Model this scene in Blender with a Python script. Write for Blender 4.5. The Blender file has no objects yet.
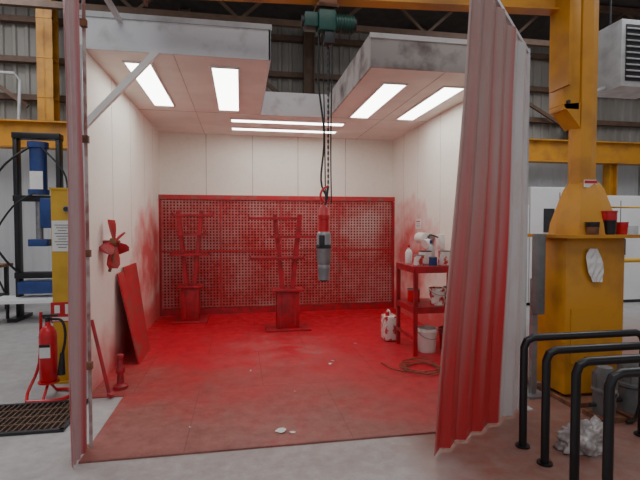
import bpy, bmesh, math, random
from mathutils import Vector, Matrix, Euler
from mathutils import noise as mn
random.seed(7)
R=math.radians
# ---------------------------------------------------------------- materials
def newmat(name):
    m=bpy.data.materials.new(name); m.use_nodes=True
    nt=m.node_tree; b=nt.nodes['Principled BSDF']; return m,nt,b
def N(nt,t,**k):
    n=nt.nodes.new(t)
    for a,v in k.items(): setattr(n,a,v)
    return n
def pbr(name,col,rough=.6,metal=0,var=.12,scale=6,col2=None,thr=(.4,.65),bump=0):
    m,nt,b=newmat(name)
    g=N(nt,'ShaderNodeNewGeometry')
    no=N(nt,'ShaderNodeTexNoise'); no.inputs['Scale'].default_value=scale; no.inputs['Detail'].default_value=6
    nt.links.new(g.outputs['Position'],no.inputs['Vector'])
    cr=N(nt,'ShaderNodeValToRGB'); cr.color_ramp.elements[0].position=thr[0]; cr.color_ramp.elements[1].position=thr[1]
    if col2 is None: col2=tuple(c*(1-var*2) for c in col)
    cr.color_ramp.elements[0].color=(*col,1); cr.color_ramp.elements[1].color=(*col2,1)
    nt.links.new(no.outputs['Fac'],cr.inputs['Fac']); nt.links.new(cr.outputs['Color'],b.inputs['Base Color'])
    b.inputs['Roughness'].default_value=rough; b.inputs['Metallic'].default_value=metal
    return m
def math_(nt,op,a,b=None,c=None,clamp=False):
    n=N(nt,'ShaderNodeMath',operation=op); n.use_clamp=clamp
    for i,v in enumerate((a,b,c)):
        if v is None: continue
        if isinstance(v,(int,float)): n.inputs[i].default_value=v
        else: nt.links.new(v,n.inputs[i])
    return n.outputs[0]
def mixc(nt,f,a,b):
    n=N(nt,'ShaderNodeMix',data_type='RGBA')
    if isinstance(f,(int,float)): n.inputs[0].default_value=f
    else: nt.links.new(f,n.inputs[0])
    for i,v in ((6,a),(7,b)):
        if isinstance(v,tuple): n.inputs[i].default_value=(*v,1)
        else: nt.links.new(v,n.inputs[i])
    return n.outputs[2]
def pos(nt):
    g=N(nt,'ShaderNodeNewGeometry'); s=N(nt,'ShaderNodeSeparateXYZ'); nt.links.new(g.outputs['Position'],s.inputs[0])
    return g.outputs['Position'],s.outputs[0],s.outputs[1],s.outputs[2]
def noise(nt,P,scale,detail=6,rough=.55,stretch=None):
    if stretch:
        mp=N(nt,'ShaderNodeMapping'); mp.inputs['Scale'].default_value=stretch; nt.links.new(P,mp.inputs['Vector']); P=mp.outputs[0]
    no=N(nt,'ShaderNodeTexNoise'); no.inputs['Scale'].default_value=scale; no.inputs['Detail'].default_value=detail; no.inputs['Roughness'].default_value=rough
    nt.links.new(P,no.inputs['Vector']); return no.outputs['Fac']
def rng(nt,v,a,b,c=0,d=1):
    n=N(nt,'ShaderNodeMapRange'); nt.links.new(v,n.inputs[0])
    for i,x in enumerate((a,b,c,d)): n.inputs[i+1].default_value=x
    return n.outputs[0]
def ell(nt,a,a0,ra,c,c0,rc):
    return math_(nt,'ADD',math_(nt,'POWER',math_(nt,'ABSOLUTE',math_(nt,'DIVIDE',math_(nt,'SUBTRACT',a,a0),ra)),2),math_(nt,'POWER',math_(nt,'ABSOLUTE',math_(nt,'DIVIDE',math_(nt,'SUBTRACT',c,c0),rc)),2))

def wallmat():
    m,nt,b=newmat('booth_wall_paint'); P,x,y,z=pos(nt)
    n1=noise(nt,P,2.2,5); n2=noise(nt,P,18,4)
    nn=math_(nt,'MULTIPLY',math_(nt,'SUBTRACT',n1,.5),1.0)
    low=rng(nt,z,.85,0,0,1.15); far=rng(nt,y,4.6,8.3,.15,.7)
    f=math_(nt,'ADD',math_(nt,'MULTIPLY',low,math_(nt,'ADD',far,.5)),math_(nt,'MULTIPLY',nn,rng(nt,z,1.3,.6,.2,1)))
    f=rng(nt,f,.15,.85,0,.9)
    d=ell(nt,y,7.4,1.25,z,1.05,.95)
    blot=rng(nt,math_(nt,'ADD',d,math_(nt,'MULTIPLY',nn,-2.4)),1.2,0,0,.9)
    haze=math_(nt,'MULTIPLY',rng(nt,z,2.4,.2,0,.42),math_(nt,'MULTIPLY',rng(nt,y,4.6,8.3,.3,1),rng(nt,n1,.35,.65,.4,1.2)))
    f=math_(nt,'MAXIMUM',math_(nt,'MAXIMUM',f,blot),haze,clamp=True)
    c=mixc(nt,rng(nt,n2,.45,.75,0,.25),(.87,.85,.77),(.74,.69,.61))
    c=mixc(nt,f,c,(.60,.035,.05))
    nt.links.new(c,b.inputs['Base Color']); b.inputs['Roughness'].default_value=.6
    return m
def floormat():
    m,nt,b=newmat('booth_floor_overspray'); P,x,y,z=pos(nt)
    n1=noise(nt,P,.9,8,.6); n2=noise(nt,P,7,8,.7); n3=noise(nt,P,40,4); n4=noise(nt,P,2.6,8,.65)
    g=rng(nt,y,3.3,6.0,.0,1.05)
    f=math_(nt,'ADD',g,math_(nt,'MULTIPLY',math_(nt,'SUBTRACT',n1,.5),1.3))
    f=math_(nt,'ADD',f,math_(nt,'MULTIPLY',math_(nt,'SUBTRACT',n4,.5),.8))
    f=math_(nt,'ADD',f,math_(nt,'MULTIPLY',math_(nt,'SUBTRACT',n2,.5),.6))
    f=math_(nt,'ADD',f,rng(nt,x,-1.2,2.8,-.12,.35))
    f=rng(nt,f,.10,.9,.20,1)
    grey=mixc(nt,rng(nt,n2,.35,.65,0,1),(.25,.15,.125),(.17,.085,.065))
    red=mixc(nt,rng(nt,n2,.35,.75,0,1),(.58,.009,.026),(.42,.012,.024))
    c=mixc(nt,f,grey,red)
    d=ell(nt,x,.6,1.0,y,5.5,1.3)
    w=math_(nt,'MULTIPLY',rng(nt,d,1.2,0,0,1),rng(nt,math_(nt,'ADD',math_(nt,'MULTIPLY',n4,.6),math_(nt,'MULTIPLY',n2,.4)),.42,.62,0,1))
    c=mixc(nt,math_(nt,'MULTIPLY',w,.55),c,(.44,.22,.21))
    br=N(nt,'ShaderNodeTexBrick'); br.inputs['Scale'].default_value=1; br.inputs['Brick Width'].default_value=1.22; br.inputs['Row Height'].default_value=1.22
    br.inputs['Mortar Size'].default_value=.005; br.inputs['Color1'].default_value=(0,0,0,1); br.inputs['Color2'].default_value=(0,0,0,1); br.inputs['Mortar'].default_value=(1,1,1,1)
    mp=N(nt,'ShaderNodeMapping'); mp.inputs['Location'].default_value=(.4,.45,0); nt.links.new(P,mp.inputs[0]); nt.links.new(mp.outputs[0],br.inputs['Vector'])
    c=mixc(nt,math_(nt,'MULTIPLY',br.outputs['Color'],.45),c,(.10,.02,.02))
    c=mixc(nt,rng(nt,n3,.64,.8,0,.35),c,(.55,.36,.32))
    nt.links.new(c,b.inputs['Base Color']); nt.links.new(rng(nt,n2,.3,.7,.28,.5),b.inputs['Roughness'])
    bp=N(nt,'ShaderNodeBump'); bp.inputs['Strength'].default_value=.15; bp.inputs['Distance'].default_value=.006
    nt.links.new(n2,bp.inputs['Height']); nt.links.new(bp.outputs[0],b.inputs['Normal'])
    return m
def concrete():
    m,nt,b=newmat('hall_concrete'); P,x,y,z=pos(nt)
    n1=noise(nt,P,1.5,8,.6); n2=noise(nt,P,9,8,.7)
    c=mixc(nt,rng(nt,n2,.35,.7,0,1),(.44,.43,.43),(.32,.305,.30))
    c=mixc(nt,rng(nt,n1,.45,.75,0,.55),c,(.25,.22,.21))
    f=math_(nt,'ADD',rng(nt,x,.9,1.7,0,1),math_(nt,'MULTIPLY',math_(nt,'SUBTRACT',n1,.5),1.0))
    f=math_(nt,'MULTIPLY',rng(nt,f,.2,.75,0,.95),rng(nt,y,7.0,5.0,0,1))
    c=mixc(nt,f,c,mixc(nt,rng(nt,n2,.4,.68,0,1),(.23,.085,.06),(.25,.155,.125)))
    d=ell(nt,x,.3,1.6,y,3.1,.8)
    c=mixc(nt,math_(nt,'MULTIPLY',rng(nt,d,1.1,0,0,.4),rng(nt,n2,.35,.65,.3,1)),c,(.36,.21,.19))
    nt.links.new(c,b.inputs['Base Color']); b.inputs['Roughness'].default_value=.45
    return m
def filtermat():
    m,nt,b=newmat('filter_mesh_paint'); P,x,y,z=pos(nt)
    n1=noise(nt,P,1.5,5); n2=noise(nt,P,14,4)
    f=math_(nt,'ADD',rng(nt,n1,.35,.65,.50,.98),rng(nt,n2,.3,.7,-.15,.15))
    d=math_(nt,'ADD',ell(nt,x,2.15,.55,z,1.45,.5),math_(nt,'MULTIPLY',math_(nt,'SUBTRACT',n1,.5),2.5))
    f=math_(nt,'SUBTRACT',f,rng(nt,d,1.1,0,0,.35),clamp=True)
    c=mixc(nt,f,(.62,.44,.41),(.50,.04,.045))
    nt.links.new(c,b.inputs['Base Color']); b.inputs['Roughness'].default_value=.7
    return m
def cladding(name,c1,c2):
    m,nt,b=newmat(name); P,x,y,z=pos(nt)
    n1=noise(nt,P,1.2,6,.6,(1,1,.3)); 
    c=mixc(nt,rng(nt,n1,.35,.7,0,1),c1,c2)
    nt.links.new(c,b.inputs['Base Color']); b.inputs['Roughness'].default_value=.6
    return m
def curtmat():
    m,nt,b=newmat('pvc_curtain_overspray')
    a=N(nt,'ShaderNodeVertexColor'); a.layer_name='stain'
    P,x,y,z=pos(nt); n=noise(nt,P,7,6,.6,(1,1,.3))
    c=mixc(nt,rng(nt,n,.5,.75,0,.3),a.outputs['Color'],(.34,.10,.09))
    nt.links.new(c,b.inputs['Base Color']); b.inputs['Roughness'].default_value=.3
    tr=N(nt,'ShaderNodeBsdfTranslucent'); nt.links.new(c,tr.inputs['Color'])
    mx=N(nt,'ShaderNodeMixShader'); mx.inputs[0].default_value=.25
    nt.links.new(b.outputs[0],mx.inputs[1]); nt.links.new(tr.outputs[0],mx.inputs[2])
    nt.links.new(mx.outputs[0],nt.nodes['Material Output'].inputs['Surface'])
    return m
def emit(name,col,s):
    m=bpy.data.materials.new(name); m.use_nodes=True; nt=m.node_tree; nt.nodes.remove(nt.nodes['Principled BSDF'])
    e=N(nt,'ShaderNodeEmission'); e.inputs[0].default_value=(*col,1); e.inputs[1].default_value=s
    nt.links.new(e.outputs[0],nt.nodes['Material Output'].inputs['Surface']); return m

M_wall=wallmat(); M_bfloor=floormat(); M_conc=concrete(); M_filter=filtermat(); M_curt=curtmat()
M_ceil=pbr('booth_ceiling_white',(.84,.82,.75),.6,scale=2,var=.06)
M_fascia=pbr('fascia_dirty_white',(.72,.73,.75),.55,scale=5,col2=(.46,.44,.42),thr=(.56,.80))
M_fdirty=pbr('fascia_grimy',(.50,.49,.47),.6,scale=4,col2=(.12,.09,.08),thr=(.45,.70))
M_seam=pbr('seam',(.52,.48,.44),.7)
M_red=pbr('red_overspray_steel',(.44,.012,.026),.45,scale=9,col2=(.24,.015,.02))
M_redw=pbr('red_worn',(.46,.02,.03),.5,scale=8,col2=(.26,.10,.08),thr=(.5,.7))
M_redb=pbr('red_bright',(.60,.012,.02),.3)
M_dred=pbr('dark_red',(.11,.012,.016),.7)
M_yel=pbr('crane_yellow',(.60,.27,.018),.45,scale=3,col2=(.38,.16,.02),thr=(.45,.72))
M_yelb=pbr('machine_yellow',(.66,.38,.03),.45,scale=4,var=.1)
M_brown=pbr('brown_steel',(.15,.09,.06),.6)
M_dark=pbr('dark_steel',(.03,.03,.035),.5,scale=8)
M_black=pbr('black_paint',(.012,.012,.014),.35)
M_rubber=pbr('black_rubber',(.015,.015,.015),.6)
M_blue=pbr('press_blue',(.02,.05,.20),.4)
M_teal=pbr('hoist_green',(.015,.085,.065),.4,scale=12)
M_grey=pbr('grey_metal',(.30,.30,.31),.4,metal=.5,scale=10)
M_mgrey=pbr('painted_mid_grey',(.16,.16,.16),.5,scale=10)
M_lgrey=pbr('light_grey_metal',(.52,.53,.54),.45,scale=5)
M_cab=pbr('cabinet_enamel',(.80,.81,.81),.4,scale=2,var=.04)
M_white=pbr('white_plastic',(.78,.77,.74),.4,var=.04)
M_wr=pbr('white_red_spatter',(.75,.72,.68),.45,scale=14,col2=(.5,.03,.03),thr=(.52,.6))
M_paper=pbr('paper',(.75,.75,.73),.8,var=.03)
M_sack=pbr('clear_sack',(.44,.42,.41),.25,scale=20,col2=(.28,.23,.22))
M_ink=pbr('ink',(.05,.05,.06),.8)
M_wood=pbr('wood',(.30,.17,.08),.7,scale=12,var=.2)
M_clad=cladding('cladding_grey',(.35,.33,.30),(.22,.205,.18))
M_cladw=cladding('cladding_white',(.65,.67,.68),(.53,.54,.55))
M_roof=pbr('roof_dark',(.07,.062,.058),.8)
M_tube=emit('fluorescent_diffuser',(1,.985,.94),10)
M_rusty=pbr('rusty_steel',(.25,.10,.05),.7,scale=12,col2=(.10,.05,.03))
M_pole=pbr('pole_stained',(.50,.42,.40),.5,scale=6,col2=(.25,.10,.09),thr=(.4,.6))

# ---------------------------------------------------------------- mesh builder
class B:
    def __init__(s): s.bm=bmesh.new(); s.mats=[]
    def mi(s,m):
        if m not in s.mats: s.mats.append(m)
        return s.mats.index(m)
    def _set(s,verts,mat):
        i=s.mi(mat); fs=set()
        for v in verts:
            for f in v.link_faces: fs.add(f)
        for f in fs: f.material_index=i
        return fs
    def box(s,c,size,mat,rot=(0,0,0),bev=0):
        M=Matrix.Translation(c)@Euler([R(a) for a in rot]).to_matrix().to_4x4()@Matrix.Diagonal((*size,1))
        r=bmesh.ops.create_cube(s.bm,size=1,matrix=M); fs=s._set(r['verts'],mat)
        if bev:
            es={e for f in fs for e in f.edges}; i=s.mi(mat)
            rb=bmesh.ops.bevel(s.bm,geom=list(es),offset=bev,segments=2,affect='EDGES',profile=.5)
            for f in rb['faces']: f.material_index=i
        return s
    def bb(s,a,b,mat,bev=0):
        c=[(a[i]+b[i])/2 for i in range(3)]; return s.box(c,[abs(b[i]-a[i]) for i in range(3)],mat,bev=bev)
    def cyl(s,p1,p2,r,mat,r2=None,seg=16):
        p1=Vector(p1);p2=Vector(p2);d=p2-p1
        M=Matrix.Translation((p1+p2)/2)@d.to_track_quat('Z','Y').to_matrix().to_4x4()
        q=bmesh.ops.create_cone(s.bm,cap_ends=True,segments=seg,radius1=r,radius2=r if r2 is None else r2,depth=d.length,matrix=M)
        s._set(q['verts'],mat); return s
    def beam(s,p1,p2,w,h,mat):
        p1=Vector(p1);p2=Vector(p2);d=p2-p1
        M=Matrix.Translation((p1+p2)/2)@d.to_track_quat('X','Z').to_matrix().to_4x4()@Matrix.Diagonal((d.length,w,h,1))
        q=bmesh.ops.create_cube(s.bm,size=1,matrix=M); s._set(q['verts'],mat); return s
    def ibeam(s,p1,p2,w,h,mat,t=.02):
        p1=Vector(p1);p2=Vector(p2); d=p2-p1
        q=d.to_track_quat('X','Z'); up=q@Vector((0,0,1))
        s.beam(p1,p2,t,h-2*t,mat); s.beam(p1+up*(h/2-t/2),p2+up*(h/2-t/2),w,t,mat); s.beam(p1-up*(h/2-t/2),p2-up*(h/2-t/2),w,t,mat); return s
    def tube(s,pts,r,mat,seg=8,smooth=True,closed=False):
        P=[Vector(p) for p in pts]
        if smooth and len(P)>2:
            Q=[];n=len(P)
            for i in range(n-1):
                a=P[max(i-1,0)];b=P[i];c=P[i+1];d=P[min(i+2,n-1)]
                for k in range(5):
                    t=k/5; Q.append(.5*((2*b)+(c-a)*t+(2*a-5*b+4*c-d)*t*t+(-a+3*b-3*c+d)*t**3))
            Q.append(P[-1]); P=Q
        rings=[]; nrm=None; i=s.mi(mat)
        for k,p in enumerate(P):
            t=(P[min(k+1,len(P)-1)]-P[max(k-1,0)]).normalized()
            if nrm is None: nrm=t.orthogonal().normalized()
            else: nrm=(nrm-t*nrm.dot(t)).normalized()
            bn=t.cross(nrm)
            rings.append([s.bm.verts.new(p+(nrm*math.cos(2*math.pi*j/seg)+bn*math.sin(2*math.pi*j/seg))*r) for j in range(seg)])
        for k in range(len(rings)-1):
            for j in range(seg):
                f=s.bm.faces.new((rings[k][j],rings[k][(j+1)%seg],rings[k+1][(j+1)%seg],rings[k+1][j])); f.material_index=i
        for rr in (list(reversed(rings[0])),rings[-1]):
            f=s.bm.faces.new(rr); f.material_index=i
        return s
    def lathe(s,prof,o,mat,seg=24,mats=None):
        rings=[]
        for (r,z) in prof:
            rings.append([s.bm.verts.new((o[0]+max(r,.0005)*math.cos(2*math.pi*j/seg),o[1]+max(r,.0005)*math.sin(2*math.pi*j/seg),o[2]+z)) for j in range(seg)])
        for k in range(len(rings)-1):
            i=s.mi(mats[k] if mats else mat)
            for j in range(seg):
                f=s.bm.faces.new((rings[k][j],rings[k][(j+1)%seg],rings[k+1][(j+1)%seg],rings[k+1][j])); f.material_index=i
        f=s.bm.faces.new(list(reversed(rings[0]))); f.material_index=s.mi(mats[0] if mats else mat)
        f=s.bm.faces.new(rings[-1]); f.material_index=s.mi(mats[-1] if mats else mat)
        return s
    def prism(s,pts,vec,mat):
        i=s.mi(mat); a=[s.bm.verts.new(p) for p in pts]; b=[s.bm.verts.new(Vector(p)+Vector(vec)) for p in pts]; n=len(a)
        fs=[s.bm.faces.new(a),s.bm.faces.new(list(reversed(b)))]
        for k in range(n): fs.append(s.bm.faces.new((a[k],b[k],b[(k+1)%n],a[(k+1)%n])))
        for f in fs: f.material_index=i
        return s
    def done(s,name,smooth=True):
        bmesh.ops.recalc_face_normals(s.bm,faces=s.bm.faces[:])
        me=bpy.data.meshes.new(name); s.bm.to_mesh(me); s.bm.free()
        for m in s.mats: me.materials.append(m)
        if smooth:
            for p in me.polygons: p.use_smooth=True
            me.set_sharp_from_angle(angle=R(35))
        o=bpy.data.objects.new(name,me); bpy.context.collection.objects.link(o); return o

# ---------------------------------------------------------------- hall shell
B().bb((-9,-5,-.1),(11,12,0),M_conc).done('floor')
def corrug(b,x0,x1,y,z0,z1,mat,pitch=.25,dep=.04):
    n=int((x1-x0)/pitch); i=b.mi(mat); prev=None
    for k in range(n):
        for (fx,dy) in ((0,0),(.55,0),(.65,dep),(.9,dep)):
            X=x0+(k+fx)*pitch; Y=y-dy
            cur=(b.bm.verts.new((X,Y,z0)),b.bm.verts.new((X,Y,z1)))
            if prev: f=b.bm.faces.new((prev[0],cur[0],cur[1],prev[1])); f.material_index=i
            prev=cur
b=B(); corrug(b,-9,11,10.9,3.3,6.4,M_clad); corrug(b,-9,11,10.9,0,3.3,M_cladw,pitch=.5,dep=.02); b.bb((-9,10.92,0),(11,11,6.4),M_clad); b.done('wall_hall_back',False)
B().bb((-9.1,-5,0),(-9,11,7.5),M_cladw).done('wall_hall_left')
B().bb((11,-5,0),(11.1,11,7.5),M_cladw).done('wall_hall_right')
b=B()
b.prism([(-9,11,6.4),(-9,2,8.4),(-9,-5,7.0),(-9,-5,7.1),(-9,2,8.5),(-9,11,6.5)],(20,0,0),M_roof)
b.done('ceiling',False)
b=B()
for z in (4.35,5.15,6.0): b.bb((-9,10.68,z-.06),(11,10.82,z+.06),M_brown)
for x in (-7.3,-1.2,1.6,4.4,8.6): b.ibeam((x,10.55,3.75),(x,10.55,6.4),.2,.25,M_brown)
b.beam((-1.2,10.5,6.2),(1.6,10.5,4.1),.06,.08,M_brown); b.beam((1.6,10.5,4.1),(4.4,10.5,6.2),.06,.08,M_brown)
b.beam((4.4,10.5,6.2),(8.6,10.5,4.0),.06,.08,M_brown); b.beam((-7.3,10.5,6.2),(-4.4,10.5,4.1),.06,.08,M_brown)
b.done('wall_steel_framing',False)
b=B()
for y in (9.4,7.6,5.8):
    zt=6.4+(11-y)*2/9-.1
    b.beam((-9,y,zt),(11,y,zt),.12,.12,M_brown); b.beam((-9,y,zt-.9),(11,y,zt-.9),.10,.12,M_brown)
    k=0;x=-9
    while x<10.9:
        b.beam((x,y,zt-.9 if k%2 else zt),(min(x+1,11),y,zt if k%2 else zt-.9),.05,.06,M_brown); x+=1;k+=1
b.done('roof_truss',False)
b=B(); b.ibeam((-9,10.2,3.45),(11,10.2,3.45),.3,.55,M_yel,.03)
for x in (-8.5,-6.2,4.6,9.5): b.ibeam((x,10.3,0),(x,10.3,3.17),.24,.22,M_yel)
b.done('crane_runway_beam',False)
b=B(); b.bb((-4.06,10.1,3.74),(-3.76,10.14,6.3),M_yel); b.bb((-4.06,10.4,3.74),(-3.76,10.44,6.3),M_yel); b.bb((-3.93,10.1,3.74),(-3.89,10.44,6.3),M_yel)
for z in (4.2,5.0,5.8): b.bb((-4.06,10.09,z),(-3.76,10.45,z+.03),M_yel)
b.done('steel_column',False)
b=B()
b.tube([(-8.8,10.39,4.75),(-4.6,10.39,4.75),(-4.5,10.39,4.6),(-4.5,10.30,3.74)],.03,M_lgrey,smooth=False)
b.done('service_pipes')

# ---------------------------------------------------------------- booth
XL,XR,YB,YF=-1.40,2.88,8.30,4.5; ZC=3.22; ZT=3.53
b=B(); b.prism([(XL,YF-.1,0),(XL,YB,0),(XR,YB,0),(XR,YF-.1,0),(1.75,3.2,0),(-1.08,3.2,0),(-1.08,YF-.1,0)],(0,0,.012),M_bfloor); b.done('booth_floor',False)
b=B(); b.bb((XL-.08,YF-.08,0),(XL,YB,ZC),M_wall)
for y in (5.35,6.2,7.05,7.7): b.bb((XL,y-.003,1.3),(XL+.002,y+.003,ZC),M_seam)
b.bb((XL-.085,YF-.10,0),(XL+.005,YF-.08,ZC),M_lgrey)
b.done('wall_left',False)
b=B(); b.bb((XR,YF-.08,0),(XR+.08,YB,ZC),M_wall)
for y in (5.35,6.2,7.05,7.7): b.bb((XR-.002,y-.003,1.3),(XR,y+.003,ZC),M_seam)
b.done('wall_right',False)
b=B(); b.bb((XL-.08,YB,0),(XR+.08,YB+.08,ZC),M_wall)
for x in (-.6,.22,1.05,1.95): b.bb((x-.005,YB-.004,2.13),(x+.005,YB,ZC),M_seam)
b.done('wall_back',False)
b=B()
b.bb((XL-.08,YF,ZC),(.28,6.7,ZT),M_ceil); b.bb((1.33,YF,ZC),(XR+.08,6.7,ZT),M_ceil); b.bb((XL-.08,6.7,ZC),(XR+.08,YB+.08,ZT),M_ceil)
for x in (-.62,2.15): b.bb((x-.004,YF,ZC-.003),(x+.004,YB,ZC),M_seam)
b.bb((XL,6.69,ZC-.003),(XR,6.70,ZC),M_seam)
b.done('booth_ceiling',False)
b=B()
b.bb((XL-.09,YF-.03,ZC-.01),(.30,YF,ZT+.02),M_fascia,.004); b.bb((.28,YF-.03,ZC-.01),(.30,6.7,ZT+.02),M_fascia)
b.bb((XL-.09,YF-.045,ZT-.03),(.31,YF-.03,ZT+.02),M_lgrey)
b.bb((1.31,YF-.03,ZC-.01),(XR+.09,YF,ZT+.02),M_fdirty,.004); b.bb((1.31,YF,ZC-.01),(1.33,6.7,ZT+.02),M_fdirty)
b.bb((1.30,YF-.045,ZT-.03),(XR+.09,YF-.03,ZT+.02),M_fascia)
b.bb((.30,6.67,ZC-.01),(1.31,6.70,ZT+.02),M_fascia)
b.done('booth_fascia',False)
def light(x0,x1,y0,y1):
    b=B(); t=.02; z1=ZC; z0=ZC-.018
    b.bb((x0,y0,z0),(x0+t,y1,z1),M_white); b.bb((x1-t,y0,z0),(x1,y1,z1),M_white)
    b.bb((x0+t,y0,z0),(x1-t,y0+t,z1),M_white); b.bb((x0+t,y1-t,z0),(x1-t,y1,z1),M_white)
    b.bb((x0+t,y0+t,z0+.006),(x1-t,y1-t,z1),M_tube); b.done('ceiling_light',False)
light(-1.14,-.86,4.75,6.4); light(-.30,0,4.75,6.5); light(1.60,1.90,4.95,6.6); light(2.33,2.62,4.95,6.6)
light(-.15,1.65,7.0,7.2); light(-.15,1.65,7.6,7.8)
B().beam((XL,YF-.06,2.5),(-.76,YF-.06,3.21),.05,.055,M_white).done('corner_brace')

# exhaust filter wall
b=B(); zf0,zf1=.10,2.12; y0=YB-.10
b.bb((XL,YB-.02,0.012),(XR,YB-.004,zf1),M_dred)
b.bb((XL,y0-.03,zf1-.07),(XR,YB,zf1+.01),M_redw); b.bb((XL,y0-.03,.012),(XR,YB-.02,zf0+.02),M_red)
b.bb((XL,y0-.015,1.12),(XR,y0+.03,1.155),M_redw)
for x in (XL+.02,XR-.02): b.bb((x-.02,y0-.025,zf0),(x+.02,y0+.03,zf1-.08),M_red)
for x in (-.35,.72,1.80): b.bb((x-.012,y0-.01,zf0),(x+.012,y0+.03,zf1-.08),M_redw)
x=XL+.06
while x<XR-.05:
    b.bb((x-.014,y0+.010,zf0),(x+.014,y0+.016,zf1-.05),M_filter); x+=.056
z=zf0+.04
while z<zf1-.08:
    b.bb((XL+.02,y0,z),(XR-.02,y0+.010,z+.022),M_filter); z+=.052
b.done('exhaust_filter_wall',False)

# ---------------------------------------------------------------- curtains
def curtain(name,bot,top,zt0,zt1,nf,amp,colf,ns=168,nz=30,z0=.02):
    bm=bmesh.new(); cl=bm.loops.layers.float_color.new('stain'); V=[]
    b0,b1=Vector(bot[0]),Vector(bot[1]); t0,t1=Vector(top[0]),Vector(top[1])
    nrm=Vector((-(b1-b0).y,(b1-b0).x)).normalized()
    for i in range(ns+1):
        s=i/ns; col=[]
        for j in range(nz+1):
            v=j/nz; zt=zt0+(zt1-zt0)*s; z=z0+(zt-z0)*v
            p=(b0.lerp(b1,s))*(1-v)+(t0.lerp(t1,s))*v
            ph=(nf*s+.15*math.sin(5*s))%1.0
            w=(ph/.72*2-1) if ph<.72 else 1-(ph-.72)/.28*2
            p=p+nrm*(w*amp+.008*math.sin(2.3*math.pi*v+2*s))
            col.append((bm.verts.new((p.x,p.y,z)),s,v))
        V.append(col)
    for i in range(ns):
        for j in range(nz):
            q=(V[i][j],V[i+1][j],V[i+1][j+1],V[i][j+1]); f=bm.faces.new([k[0] for k in q]); f.smooth=True
            for l,k in zip(f.loops,q): l[cl]=(*colf(k[1],k[2]),1)
    me=bpy.data.meshes.new(name); bm.to_mesh(me); bm.free(); me.materials.append(M_curt)
    o=bpy.data.objects.new(name,me); bpy.context.collection.objects.link(o)
    return o
def lerp3(a,b,t): t=max(0,min(1,t)); return tuple(a[i]*(1-t)+b[i]*t for i in range(3))
streak=[random.random() for _ in range(31)]
def cr(s,v):
    k=s*30; i=int(k); st=streak[i]*(1-(k-i))+streak[min(i+1,30)]*(k-i)
    pale=(.40,.28,.26); red=(.48,.035,.04); white=(.54,.53,.53)
    f=(1-v)**1.2*1.4-.10+.85*(st-.45)
    if s<.08: pale=(.58,.49,.46); f-=.12
    if s<.035: f-=.2
    c=lerp3(pale,red,f)
    return lerp3(c,white,(s-.68)*20)
curtain('strip_curtain',((1.28,2.86),(2.36,3.45)),((1.53,2.86),(2.40,3.45)),3.40,3.02,6,.024,cr)
def cl_(s,v):
    return lerp3((.50,.36,.36),(.46,.07,.08),.5*math.sin(s*26)+.15+.45*(1-v))
curtain('strip_curtain',((-1.09,3.10),(-1.07,3.36)),((-1.09,3.10),(-1.07,3.36)),3.45,3.45,4,.014,cl_,ns=80)
b=B()
b.cyl((-1.065,3.41,0),(-1.065,3.41,3.45),.012,M_pole); b.beam((-1.08,2.95,3.475),(-1.08,4.45,3.475),.04,.04,M_lgrey)
b.bb((-1.12,3.36,0),(-1.01,3.46,.01),M_rusty)
for z in (.6,1.4,2.2,3.0): b.box((-1.065,3.405,z),(.04,.04,.05),M_rusty)
b.done('curtain_rail')
b=B()
b.cyl((2.42,3.52,0),(2.42,3.52,3.10),.02,M_lgrey); b.bb((2.36,3.46,0),(2.48,3.58,.01),M_lgrey)
b.beam((1.50,2.86,3.44),(2.42,3.52,3.07),.03,.03,M_lgrey); b.beam((2.42,3.52,3.08),(2.42,4.44,3.3),.03,.03,M_lgrey)
b.done('curtain_rail')

# ---------------------------------------------------------------- drying stands
def stand(X,Y,w,h0,zt,arms,ow):
    b=B()
    b.box((X,Y,.027),(w*2.0,.42,.03),M_red,bev=.004)
    b.box((X,Y,.042+h0/2),(w,.24,h0),M_red,bev=.006)
    b.box((X-w*.30,Y-.123,.05+h0/2),(.03,.02,h0*.9),M_red); b.box((X+w*.30,Y-.123,.05+h0/2),(.03,.02,h0*.9),M_red)
    zt0=.042+h0; b.box((X,Y,zt0+.015),(w*1.45,.34,.03),M_red,bev=.004)
    L0,L1=(X-w*.22,Y,zt0+.03),(X-w*.42-ow,Y,zt); R0,R1=(X+w*.22,Y,zt0+.03),(X+w*.42+ow,Y,zt)
    for dy in (-.06,.06):
        b.beam((L0[0],Y+dy,L0[2]),(L1[0],Y+dy,zt),.02,.06,M_red); b.beam((R0[0],Y+dy,R0[2]),(R1[0],Y+dy,zt),.02,.06,M_red)
    for (z,xl,xr) in arms:
        b.box((X+(xl+xr)/2,Y-.10,z),(xr-xl,.05,.035),M_red); b.box((X+(xl+xr)/2,Y+.10,z),(xr-xl,.05,.035),M_red)
        for q in (xl,xr): b.box((X+q,Y,z),(.03,.26,.03),M_red)
        b.cyl((X+xl+.02,Y-.1,z),(X+xl-.02,Y-.14,z+.06),.009,M_red); b.cyl((X+xr-.02,Y-.1,z),(X+xr+.02,Y-.14,z+.06),.009,M_red)
    b.done('paint_drying_stand')
stand(.70,6.84,.34,.56,1.76,[(1.70,-.58,.16),(1.42,-.26,.48),(1.10,-.56,.24)],.05)
stand(-.82,7.66,.28,.54,1.84,[(1.76,-.26,.38),(1.45,-.18,.24),(1.12,-.30,.30)],.07)

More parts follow.
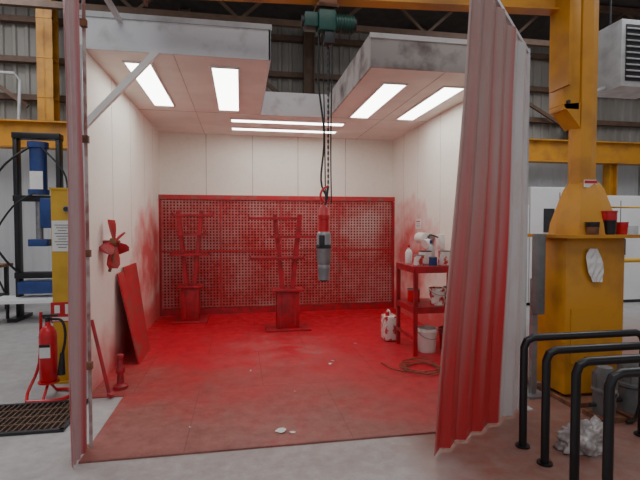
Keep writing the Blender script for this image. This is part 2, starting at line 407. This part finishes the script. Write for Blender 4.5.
# ---------------------------------------------------------------- hoist
hx,hy=.76,4.0
b=B()
b.box((hx,hy-.09,3.60),(.16,.02,.20),M_rusty); b.box((hx,hy+.11,3.60),(.16,.02,.20),M_rusty); b.box((hx,hy+.01,3.515),(.20,.22,.03),M_rusty)
b.box((hx,hy-.11,3.66),(.12,.03,.12),M_brown,bev=.005)
b.box((hx,hy,3.40),(.16,.17,.19),M_teal,bev=.02)
b.cyl((hx+.08,hy,3.40),(hx+.25,hy,3.40),.075,M_teal,seg=20)
for k in range(6): b.cyl((hx+.10+k*.026,hy,3.40),(hx+.108+k*.026,hy,3.40),.084,M_teal,seg=20)
b.cyl((hx+.25,hy,3.40),(hx+.27,hy,3.40),.06,M_dark); b.box((hx-.14,hy,3.40),(.12,.14,.13),M_teal,bev=.015)
b.cyl((hx-.20,hy,3.40),(hx-.22,hy,3.40),.05,M_dark)
b.box((hx+.02,hy-.02,3.26),(.09,.09,.12),M_dark,bev=.01)
z=3.21;k=0
while z>1.93:
    if k%2: b.box((hx+.02,hy,z),(.016,.005,.032),M_dark)
    else: b.box((hx+.02,hy,z),(.005,.016,.032),M_dark)
    z-=.026;k+=1
b.tube([(hx-.06,hy,3.34),(hx-.075,hy-.02,2.9),(hx-.02,hy-.02,2.4),(hx-.045,hy,2.0),(hx+.02,hy,1.84)],.009,M_rubber)
b.tube([(hx+.06,hy,3.34),(hx+.05,hy-.02,2.9),(hx+.04,hy-.02,2.3),(hx+.05,hy,1.80)],.006,M_rubber)
b.tube([(hx-.03,hy+.03,3.3),(hx-.01,hy+.03,2.6),(hx+.0,hy+.02,1.75)],.006,M_rubber)
b.tube([(hx+.02,hy,1.95),(hx-.03,hy,1.92),(hx-.05,hy,1.86),(hx-.02,hy,1.81),(hx+.02,hy,1.82),(hx+.03,hy,1.86)],.011,M_redb)
zb=1.09
prof=[(.03,0),(.052,.015),(.055,.10),(.060,.11),(.060,.14),(.055,.15),(.062,.17),(.068,.18),(.068,.29),(.073,.30),(.073,.325),(.068,.335),(.068,.42),(.060,.44),(.052,.45),(.052,.56),(.058,.565),(.058,.60),(.050,.61),(.046,.66),(.02,.69)]
mm=[M_dark]+[M_grey]*6+[M_grey]*2+[M_dark]+[M_dark]+[M_grey]*2+[M_grey]+[M_redb]*7
b.lathe([(r*.95,z) for r,z in prof],(hx-.02,hy,zb),M_grey,mats=mm[:len(prof)-1])
b.cyl((hx-.01,hy,1.75),(hx+.02,hy,1.95),.012,M_dark); b.box((hx-.05,hy-.065,1.46),(.05,.03,.10),M_dark,bev=.006)
b.done('chain_hoist')

# ---------------------------------------------------------------- jib crane (right)
cx,cy=3.18,3.78
b=B()
b.cyl((cx,cy,1.95),(cx,cy,4.6),.115,M_yel,seg=8)
b.bb((cx-.16,cy-.16,.04),(cx+.16,cy+.16,1.5),M_yel)
b.box((cx+.02,cy,.02),(.72,.7,.04),M_rusty)
b.box((cx-.02,cy-.02,.78),(.60,.40,1.42),M_yel,bev=.01)
b.box((cx-.03,cy-.04,1.50),(.74,.60,.03),M_yel)
b.lathe([(.29,0),(.28,.10),(.17,.42),(.13,.48)],(cx+.02,cy,1.515),M_yel,seg=8)
b.box((cx-.20,cy,3.25),(.17,.20,1.2),M_yel,bev=.01)
b.prism([(cx-.29,cy-.10,2.70),(cx-.11,cy-.10,2.50),(cx-.11,cy-.10,2.72)],(0,.2,0),M_yel)
for dz in (2.72,2.9,3.1): b.cyl((cx-.24,cy-.115,dz),(cx-.24,cy-.10,dz),.018,M_dark)
b.box((cx-.285,cy-.05,3.3),(.03,.26,.9),M_yel)
b.box((cx-.02,cy-.135,1.98),(.13,.008,.07),M_white); b.box((cx-.02,cy-.14,1.995),(.13,.004,.025),M_redb)
b.box((cx-.1,cy-.225,.6),(.34,.012,.5),M_yel); b.cyl((cx+.02,cy-.24,.6),(cx+.02,cy-.225,.6),.02,M_dark)
b.ibeam((cx-.1,cy,3.68),(-.80,4.10,3.68),.13,.22,M_yel,.015)
b.beam((cx,cy,4.55),(.9,4.0,3.80),.05,.05,M_yel)
b.box((-.80,4.10,3.66),(.02,.22,.3),M_rusty); b.box((-.70,4.02,3.60),(.20,.01,.10),M_lgrey)
b.done('jib_crane',True)
def pot(x,y,z,r,h,m1,m2,name='paint_pot'):
    b=B(); b.lathe([(r*.85,0),(r*.9,h*.1),(r*.95,h*.55),(r,h*.6),(r*1.02,h*.92),(r*1.08,h*.93),(r*1.08,h),(r*.98,h),(r*.9,h*.9)],(x,y,z),m1,mats=[m1,m1,m1,m2,m2,m2,m2,M_dark]); b.done(name)
pot(cx+.06,cy-.27,1.517,.06,.21,M_black,M_redb); pot(cx-.10,cy-.26,1.517,.055,.11,M_rusty,M_black); pot(cx+.22,cy-.24,1.517,.05,.11,M_redb,M_redb)
b=B(); random.seed(3); ii=b.mi(M_paper)
ctr=Vector((cx-.06,cy-.245,1.24)); g=[]
for a in range(6):
    row=[]
    for c in range(8):
        u=a/5-.5; v=c/7-.5; wdt=.17*(.30+.70*math.cos(v*2.6))
        row.append(b.bm.verts.new(ctr+Vector((u*wdt-.05*v,-random.random()*.025,v*.30))))
    g.append(row)
for a in range(5):
    for c in range(7): f=b.bm.faces.new((g[a][c],g[a+1][c],g[a+1][c+1],g[a][c+1])); f.material_index=ii
b.done('hanging_plastic_bag',False)
b=B(); b.box((2.70,3.78,.55),(.05,.05,1.10),M_grey); b.box((2.70,3.72,1.15),(.085,.09,.74),M_mgrey,bev=.01); b.box((2.70,3.78,.01),(.2,.2,.02),M_grey)
b.done('control_pedestal')
def pump(x,y,h,r,m):
    b=B(); b.box((x,y,.02),(r*2.6,r*2.6,.04),M_rusty); b.lathe([(r,0),(r,h*.45),(r*1.12,h*.47),(r*1.12,h*.52),(r*.95,h*.54),(r*.95,h*.85),(r*.7,h*.97),(r*.3,h)],(x,y,.04),m)
    b.cyl((x,y,h*.6),(x,y-r*1.5,h*.6),r*.25,M_grey); b.cyl((x-r*.9,y,h*.3),(x-r*1.6,y,h*.3),r*.2,M_dark)
    for k in range(8):
        a=k*math.pi/4; b.box((x+math.cos(a)*r*.98,y+math.sin(a)*r*.98,.04+h*.7),(.012,.012,h*.3),m)
    b.tube([(x,y-r*1.4,h*.6),(x-.08,y-r*1.8,h*.5),(x-.12,y-r*1.6,.04),(x-.2,y-r*1.6,.02)],.012,M_rubber); b.done('air_pump')
pump(2.96,3.22,.40,.085,M_mgrey); pump(3.24,3.24,.46,.10,M_mgrey); pump(3.46,2.95,.42,.09,M_rusty)
b=B()
for k in range(5): b.box((2.50,4.02+.13*k,.115),(.48,.09,.02),M_wood)
for k in (-1,0,1): b.box((2.50+k*.2,4.28,.0525),(.07,.65,.105),M_wood)
b.done('wooden_pallet')
bm=bmesh.new(); bmesh.ops.create_icosphere(bm,subdivisions=5,radius=1)
for v in bm.verts:
    n_=mn.noise(v.co*2.0)*.45+abs(mn.noise(v.co*5))*.30
    v.co=v.co*(1+n_); v.co=Vector((v.co.x*.17,v.co.y*.10,max(v.co.z*.13,-.06)))
me=bpy.data.meshes.new('plastic_sack'); bm.to_mesh(me); bm.free(); me.materials.append(M_sack)
for p in me.polygons: p.use_smooth=True
o=bpy.data.objects.new('plastic_sack',me); o.location=(2.42,2.79,.061); bpy.context.collection.objects.link(o)
for (y,h) in ((2.9,.79),(2.66,.765),(2.39,.77),(2.14,.78)):
    b=B(); r=.07; pts=[(2.0,y,.0),(2.0,y,h-r),(2.0+r*.3,y,h-r*.3),(2.0+r,y,h),(3.0-r,y,h),(3.0-r*.3,y,h-r*.3),(3.0,y,h-r),(3.0,y,0)]
    b.tube(pts,.027,M_black,seg=12,smooth=False)
    for x in (2.0,3.0): b.cyl((x,y,0),(x,y,.012),.05,M_black)
    b.done('hoop_barrier')

# ---------------------------------------------------------------- right background
b=B()
for k,(x0,x1,h) in enumerate(((4.4,5.6,2.0),(5.6,6.9,2.35),(6.9,8.4,2.2))):
    b.bb((x0+.01,8.0,.06),(x1-.01,8.9,h),M_cab,.01); b.bb((x0+.05,8.02,0),(x1-.05,8.88,.06),M_dark)
    xm=(x0+x1)/2; b.bb((xm-.006,7.995,.1),(xm+.006,8.0,h-.1),M_dark)
    b.bb((xm-.35,7.985,h*.62),(xm-.12,8.0,h*.82),M_dark); b.bb((xm+.08,7.97,h*.45),(xm+.11,8.0,h*.6),M_dark)
    b.bb((xm+.15,7.99,h*.62),(xm+.42,8.0,h*.72),M_lgrey)
b.done('machine_cabinet',False)
b=B(); 
b.tube([(5.95,6.6,0),(5.95,6.6,1.9),(6.9,6.6,1.9),(6.9,6.6,0)],.04,M_yelb,smooth=False); b.cyl((5.95,6.6,1.0),(6.9,6.6,1.0),.035,M_yelb)
for x in (5.95,6.9): b.cyl((x,6.6,0),(x,6.6,.015),.09,M_yelb)
b.done('safety_rail')
b=B(); ux,uy=5.1,5.25
b.box((ux,uy,3.78),(.72,.5,.85),M_lgrey,bev=.02); b.box((ux,uy-.255,3.78),(.60,.02,.70),M_dark)
for k in range(9): b.box((ux,uy-.27,3.48+k*.075),(.60,.05,.012),M_lgrey,rot=(35,0,0))
for dx in (-.3,.3): b.cyl((ux+dx,uy,4.2),(ux+dx,uy,7.66),.012,M_dark)
b.tube([(ux-.36,uy,3.4),(ux-.6,uy,3.35),(ux-.65,uy,3.6),(ux-.65,uy,6)],.03,M_lgrey)
b.done('unit_heater')

# ---------------------------------------------------------------- left background
b=B(); px,py=-3.38,8.4
for dx in (-.33,.33):
    b.box((px+dx,py,1.58),(.065,.16,3.1),M_black,bev=.008); b.box((px+dx,py,.03),(.14,.6,.06),M_black)
for z in (3.10,2.05,.75): b.box((px,py,z),(.74,.20,.10),M_black,bev=.01)
b.cyl((px,py,2.13),(px,py,2.98),.13,M_blue,seg=24); b.cyl((px,py,2.9),(px,py,3.0),.16,M_blue,seg=24); b.cyl((px,py,2.12),(px,py,2.2),.16,M_blue,seg=24)
b.cyl((px,py,1.35),(px,py,2.0),.055,M_grey); b.box((px,py,1.3),(.30,.2,.12),M_blue,bev=.01)
b.box((px+.02,py-.14,2.35),(.20,.02,.30),M_paper); b.box((px+.2,py-.14,1.8),(.22,.16,.5),M_blue,bev=.02)
b.box((px,py,.55),(.56,.4,.20),M_blue,bev=.01); b.box((px-.1,py-.18,.36),(1.1,.62,.05),M_cab)
for sx in (-.55,.35):
    for sy in (-.42,.05): b.cyl((px+sx,py+sy,0),(px+sx,py+sy,.34),.025,M_dark)
b.tube([(px-.1,py-.1,2.9),(px-.5,py-.2,2.5),(px-.8,py-.2,1.7),(px-.5,py-.2,1.1),(px-.3,py-.1,.8)],.018,M_rubber)
b.tube([(px+.1,py-.1,2.2),(px-.3,py-.25,1.9),(px-.65,py-.25,1.2),(px-.45,py-.25,.5)],.015,M_rubber)
b.tube([(px+.1,py-.1,2.9),(px+.5,py-.2,2.4),(px+.45,py-.2,1.7),(px+.3,py-.12,1.6)],.015,M_rubber)
b.done('hydraulic_press')
b=B(); b.box((-5.1,9.2,.85),(1.6,.6,.05),M_wood)
for sx in (-.7,.7):
    for sy in (-.25,.25): b.box((-5.1+sx,9.2+sy,.41),(.06,.06,.83),M_dark)
b.box((-5.1,9.2,.3),(1.5,.5,.03),M_dark); b.box((-4.8,9.2,1.05),(.3,.3,.35),M_blue,bev=.02); b.box((-5.4,9.15,1.0),(.35,.25,.25),M_redw,bev=.02)
b.done('workbench')
b=B(); yx,yy=-1.77,5.02
b.box((yx,yy,.99),(.21,.21,1.94),M_yelb,bev=.008); b.box((yx,yy,.01),(.30,.30,.02),M_yelb)
b.box((yx,yy,1.965),(.23,.23,.02),M_yelb)
b.box((yx+.0,yy-.108,1.49),(.19,.004,.31),M_paper)
for k in range(9): b.box((yx+.0,yy-.111,1.60-.028*k),(.14-.03*(k%3),.002,.006),M_ink)
b.cyl((yx+.05,yy-.105,1.76),(yx+.05,yy-.14,1.76),.03,M_grey); b.cyl((yx+.05,yy-.14,1.76),(yx+.05,yy-.15,1.76),.022,M_dark)
b.box((yx-.02,yy-.108,.72),(.20,.006,.20),M_redb); b.box((yx-.02,yy-.112,.65),(.17,.003,.04),M_white); b.box((yx-.06,yy-.112,.75),(.05,.003,.08),M_white); b.box((yx+.03,yy-.112,.75),(.03,.003,.10),M_white)
b.done('yellow_service_post')
ex,ey=-1.76,4.50
b=B()
b.lathe([(.02,0),(.068,.005),(.075,.03),(.075,.42),(.068,.46),(.045,.50),(.025,.515),(.022,.55)],(ex,ey,.16),M_redb)
b.cyl((ex,ey,.70),(ex,ey,.75),.022,M_black); b.box((ex+.02,ey,.765),(.14,.022,.018),M_black); b.box((ex+.02,ey,.735),(.12,.02,.012),M_black,rot=(0,12,0))
b.tube([(ex+.02,ey,.73),(ex+.13,ey-.03,.72),(ex+.16,ey-.03,.58),(ex+.13,ey-.03,.40)],.012,M_rubber)
b.cyl((ex+.13,ey-.03,.42),(ex+.12,ey-.03,.22),.018,M_black,r2=.035)
b.box((ex,ey-.074,.45),(.09,.006,.12),M_paper); b.box((ex,ey-.078,.50),(.09,.002,.025),M_black)
b.tube([(ex-.13,ey-.14,.02),(ex+.12,ey-.14,.02),(ex+.20,ey,.02),(ex+.12,ey+.14,.02),(ex,ey+.16,.02)],.016,M_redb)
b.tube([(ex-.13,ey-.14,.02),(ex-.16,ey-.04,.08),(ex-.12,ey+.10,.3),(ex-.10,ey+.11,.78)],.014,M_redb)
b.cyl((ex,ey,.145),(ex,ey,.16),.09,M_redb); b.cyl((ex,ey-.14,.02),(ex,ey,.15),.012,M_redb); b.cyl((ex,ey+.16,.02),(ex,ey,.15),.012,M_redb); b.cyl((ex-.10,ey+.10,.6),(ex-.02,ey+.05,.6),.01,M_redb)
b.done('fire_extinguisher')
b=B(); gx0,gx1,gy0,gy1=-2.7,-1.36,3.72,4.34
b.bb((gx0,gy0,0),(gx1,gy1,.004),M_black)
for (a,c) in (((gx0,gy0),(gx1,gy0+.03)),((gx0,gy1-.03),(gx1,gy1)),((gx0,gy0),(gx0+.03,gy1)),((gx1-.03,gy0),(gx1,gy1))): b.bb((a[0],a[1],0),(c[0],c[1],.022),M_dark)
k=gx0+.06
while k<gx1-.04: b.bb((k,gy0+.02,.003),(k+.010,gy1-.02,.02),M_brown); k+=.045
for y in (3.87,4.02,4.17): b.bb((gx0,y,.003),(gx1,y+.012,.021),M_brown)
b.done('floor_grating',False)
b=B(); fx,fy=-4.6,8.0
b.box((fx,fy,4.35),(.40,.20,.26),M_dark,rot=(30,0,0),bev=.02); b.box((fx,fy-.10,4.28),(.34,.02,.20),M_white,rot=(30,0,0)); b.cyl((fx,fy,4.4),(fx,fy,7.05),.02,M_dark)
b.done('floodlight')

# ---------------------------------------------------------------- things inside the booth
def board(y0,y1,xb,h,th,m,lift=.012):
    b=B(); xt=XL+.02; 
    b.prism([(xb,y0,lift),(xb,y1,lift),(xt,y1-.02,h),(xt,y0+.01,h)],(th,0,.0),m); b.done('plywood_board',False)
board(5.62,6.30,-1.24,1.10,.016,M_redw); board(5.36,6.02,-1.16,1.05,.016,M_redw)
b=B(); H=Vector((XL+.10,4.97,1.42))
b.cyl((XL+.0,4.97,1.42),(XL+.16,4.97,1.42),.022,M_red); b.cyl((XL+.07,4.97,1.42),(XL+.13,4.97,1.42),.045,M_rusty)
for k,(ang,L) in enumerate(((105,.24),(205,.20),(262,.27),(330,.20),(30,.14))):
    a=R(ang); d=Vector((.30*math.cos(a),math.cos(a)*.8,math.sin(a))).normalized(); sd=Vector((.5,-d.z,d.y)).normalized()
    prof_=[(0,.022),(.3,.035),(.6,.058),(.85,.055),(1,.02)]
    left=[H+d*L*t+sd*w+Vector((.03*t,0,0)) for t,w in prof_]; right=[H+d*L*t-sd*w-Vector((.02*t,0,0)) for t,w in reversed(prof_)]
    b.prism(left+right,(.014,0,0),M_red if k%2 else M_redw)
b.tube([(XL+.10,4.97,1.42),(XL+.11,4.93,1.30),(XL+.06,4.95,1.12)],.016,M_rusty)
b.done('mixer_propeller',False)
b=B(); b.cyl((XL+.03,4.46,.72),(-1.20,4.38,.022),.016,M_red); b.cyl((-1.20,4.38,.02),(-1.185,4.375,.05),.03,M_red)
b.done('broom_handle')
b=B(); b.lathe([(.07,0),(.07,.03),(.035,.05),(.028,.14),(.04,.16),(.04,.20),(.026,.22),(.022,.29),(.034,.30),(.034,.33),(.01,.34)],(-1.16,4.60,.012),M_red); b.done('red_support_jack')
b=B(); tx0,tx1,ty0,ty1=2.05,2.82,5.10,5.75
for x in (tx0+.025,tx1-.025):
    for y in (ty0+.025,ty1-.025): b.box((x,y,.012+.545),(.045,.045,1.09),M_red)
b.bb((tx0,ty0,1.07),(tx1,ty1,1.10),M_red); b.bb((tx0,ty0,.58),(tx1,ty1,.605),M_red); b.bb((tx0,ty0,1.02),(tx1,ty0+.02,1.07),M_red)
b.bb((tx0,ty0,.53),(tx1,ty0+.02,.58),M_red); b.bb((tx0,ty0,1.02),(tx0+.02,ty1,1.07),M_red); b.bb((tx0,ty0,.53),(tx0+.02,ty1,.58),M_red)
b.bb((tx0,ty0,.2),(tx0+.02,ty1,.24),M_red)
b.done('side_table',False)
def tin(x,y,z,r,h,m,lid=M_grey,name='paint_tin'):
    b=B(); b.lathe([(r*.98,0),(r,.005),(r,h*.94),(r*1.04,h*.95),(r*1.04,h),(r*.85,h),(r*.84,h-.006)],(x,y,z),m,mats=[M_grey,m,lid,lid,lid,lid]); b.done(name)
def bucket(x,y,z,r,h,m):
    b=B(); b.lathe([(r*.8,0),(r*.82,.01),(r*.97,h*.85),(r*1.05,h*.86),(r*1.05,h*.9),(r,h*.9),(r,h),(r*.93,h),(r*.78,.02)],(x,y,z),m)
    b.tube([(x-r*1.04,y,z+h*.88),(x-r*.7,y-r*.9,z+h*.7),(x+r*.2,y-r*1.25,z+h*.62),(x+r*.9,y-r*.6,z+h*.75),(x+r*1.04,y,z+h*.88)],.004,M_grey); b.done('plastic_bucket')
def bottle(x,y,z,r,h,m,cap):
    b=B(); b.lathe([(r*.9,0),(r,.01),(r,h*.6),(r*.7,h*.72),(r*.3,h*.8),(r*.3,h*.86),(r*.38,h*.86),(r*.38,h)],(x,y,z),m,mats=[m]*5+[cap]*2); b.done('solvent_bottle')
T=1.101
tin(2.17,5.25,T,.065,.13,M_wr); tin(2.33,5.20,T,.05,.11,M_blue); tin(2.32,5.42,T,.08,.17,M_white,M_dark); tin(2.50,5.24,T,.08,.18,M_wr)
bottle(2.15,5.55,T,.045,.24,M_white,M_redb); bottle(2.46,5.55,T,.05,.30,M_lgrey,M_blue); bottle(2.66,5.30,T,.05,.30,M_white,M_redb)
bucket(2.42,5.27,.606,.105,.21,M_wr); tin(2.20,5.5,.606,.08,.17,M_redb); tin(2.66,5.4,.606,.09,.2,M_wr)
bucket(2.30,5.30,.013,.13,.30,M_white); bucket(2.62,5.35,.013,.13,.27,M_redw)
b=B(); jx,jy=2.02,5.93
b.box((jx,jy,.19),(.18,.22,.34),M_wr,bev=.025); b.cyl((jx-.05,jy-.06,.36),(jx-.05,jy-.06,.41),.028,M_redb); b.tube([(jx,jy+.09,.35),(jx,jy+.07,.41),(jx,jy-.0,.41),(jx,jy-.02,.35)],.012,M_white)
b.done('jerrycan')
b=B()
b.box((XR-.015,6.62,1.42),(.03,.5,.06),M_lgrey); b.cyl((XR-.12,6.40,1.40),(XR-.12,6.68,1.40),.085,M_white,seg=24); b.cyl((XR-.12,6.36,1.40),(XR-.12,6.82,1.40),.012,M_grey)
b.box((XR-.06,6.37,1.42),(.12,.015,.05),M_grey); b.box((XR-.06,6.81,1.42),(.12,.015,.05),M_grey)
b.done('paper_roll_holder')
b=B(); b.box((XR-.03,6.12,1.36),(.06,.14,.22),M_white,bev=.01); b.tube([(XR-.06,6.12,1.42),(XR-.2,6.1,1.46),(XR-.22,6.08,1.36)],.01,M_dark); b.cyl((XR-.22,6.08,1.36),(XR-.30,6.05,1.33),.05,M_white,r2=.07); b.done('wall_task_lamp')
b=B(); b.box((XR-.005,7.0,1.62),(.008,.22,.16),M_paper); b.box((XR-.010,7.0,1.66),(.003,.16,.02),M_redb); 
for k in range(3): b.box((XR-.010,7.0,1.62-.025*k),(.003,.15,.006),M_ink)
b.done('wall_notice')
b=B(); pts=[]
for k in range(60):
    a=k*.35; r=.13+.035*math.sin(k*.8)+.001*k; pts.append((1.95+math.cos(a)*r*1.2,4.66+math.sin(a)*r*1.3,.022+.0004*k))
pts.append((1.72,4.55,.024)); pts.append((1.62,4.70,.024)); pts.append((1.58,4.9,.024))
b.tube(pts,.006,M_rusty,smooth=False,seg=6); b.done('air_hose')
random.seed(11)
b=B(); ii=b.mi(M_paper)
for (x,y,s) in ((.30,3.42,.05),(.38,3.38,.03),(1.0,5.0,.025),(1.05,5.1,.02),(.5,4.2,.012),(1.5,5.8,.02),(.1,4.9,.012),(-.4,3.6,.012)):
    vs=[b.bm.verts.new((x+math.cos(a)*s*random.uniform(.5,1.2),y+math.sin(a)*s*random.uniform(.5,1.2),.0135+random.random()*.012)) for a in (0,1.1,2.2,3.3,4.4,5.4)]
    f=b.bm.faces.new(vs); f.material_index=ii
b.done('paper_scraps',False)

# ---------------------------------------------------------------- lights, world, camera
def area(name,loc,sx,sy,p,col,rot=(0,0,0)):
    l=bpy.data.lights.new(name,'AREA'); l.shape='RECTANGLE'; l.size=sx; l.size_y=sy; l.energy=p; l.color=col
    o=bpy.data.objects.new(name,l); o.location=loc; o.rotation_euler=[R(a) for a in rot]; bpy.context.collection.objects.link(o)
area('rooflight',(0,-.5,7.2),8,4,240,(1,.98,.96)); area('rooflight',(-5,6.5,6.4),3,6,280,(.96,.97,1)); area('rooflight',(6.5,5.5,6.3),4,6,280,(.98,.98,1))
w=bpy.data.worlds.new('World'); bpy.context.scene.world=w; w.use_nodes=True
w.node_tree.nodes['Background'].inputs[0].default_value=(.90,.93,1,1); w.node_tree.nodes['Background'].inputs[1].default_value=.56
cam=bpy.data.cameras.new('camera'); cam.lens=25.3; cam.sensor_width=36; co=bpy.data.objects.new('camera',cam)
co.location=(0,0,1.6); co.rotation_euler=(R(90-1.9),0,R(-10)); bpy.context.collection.objects.link(co); bpy.context.scene.camera=co
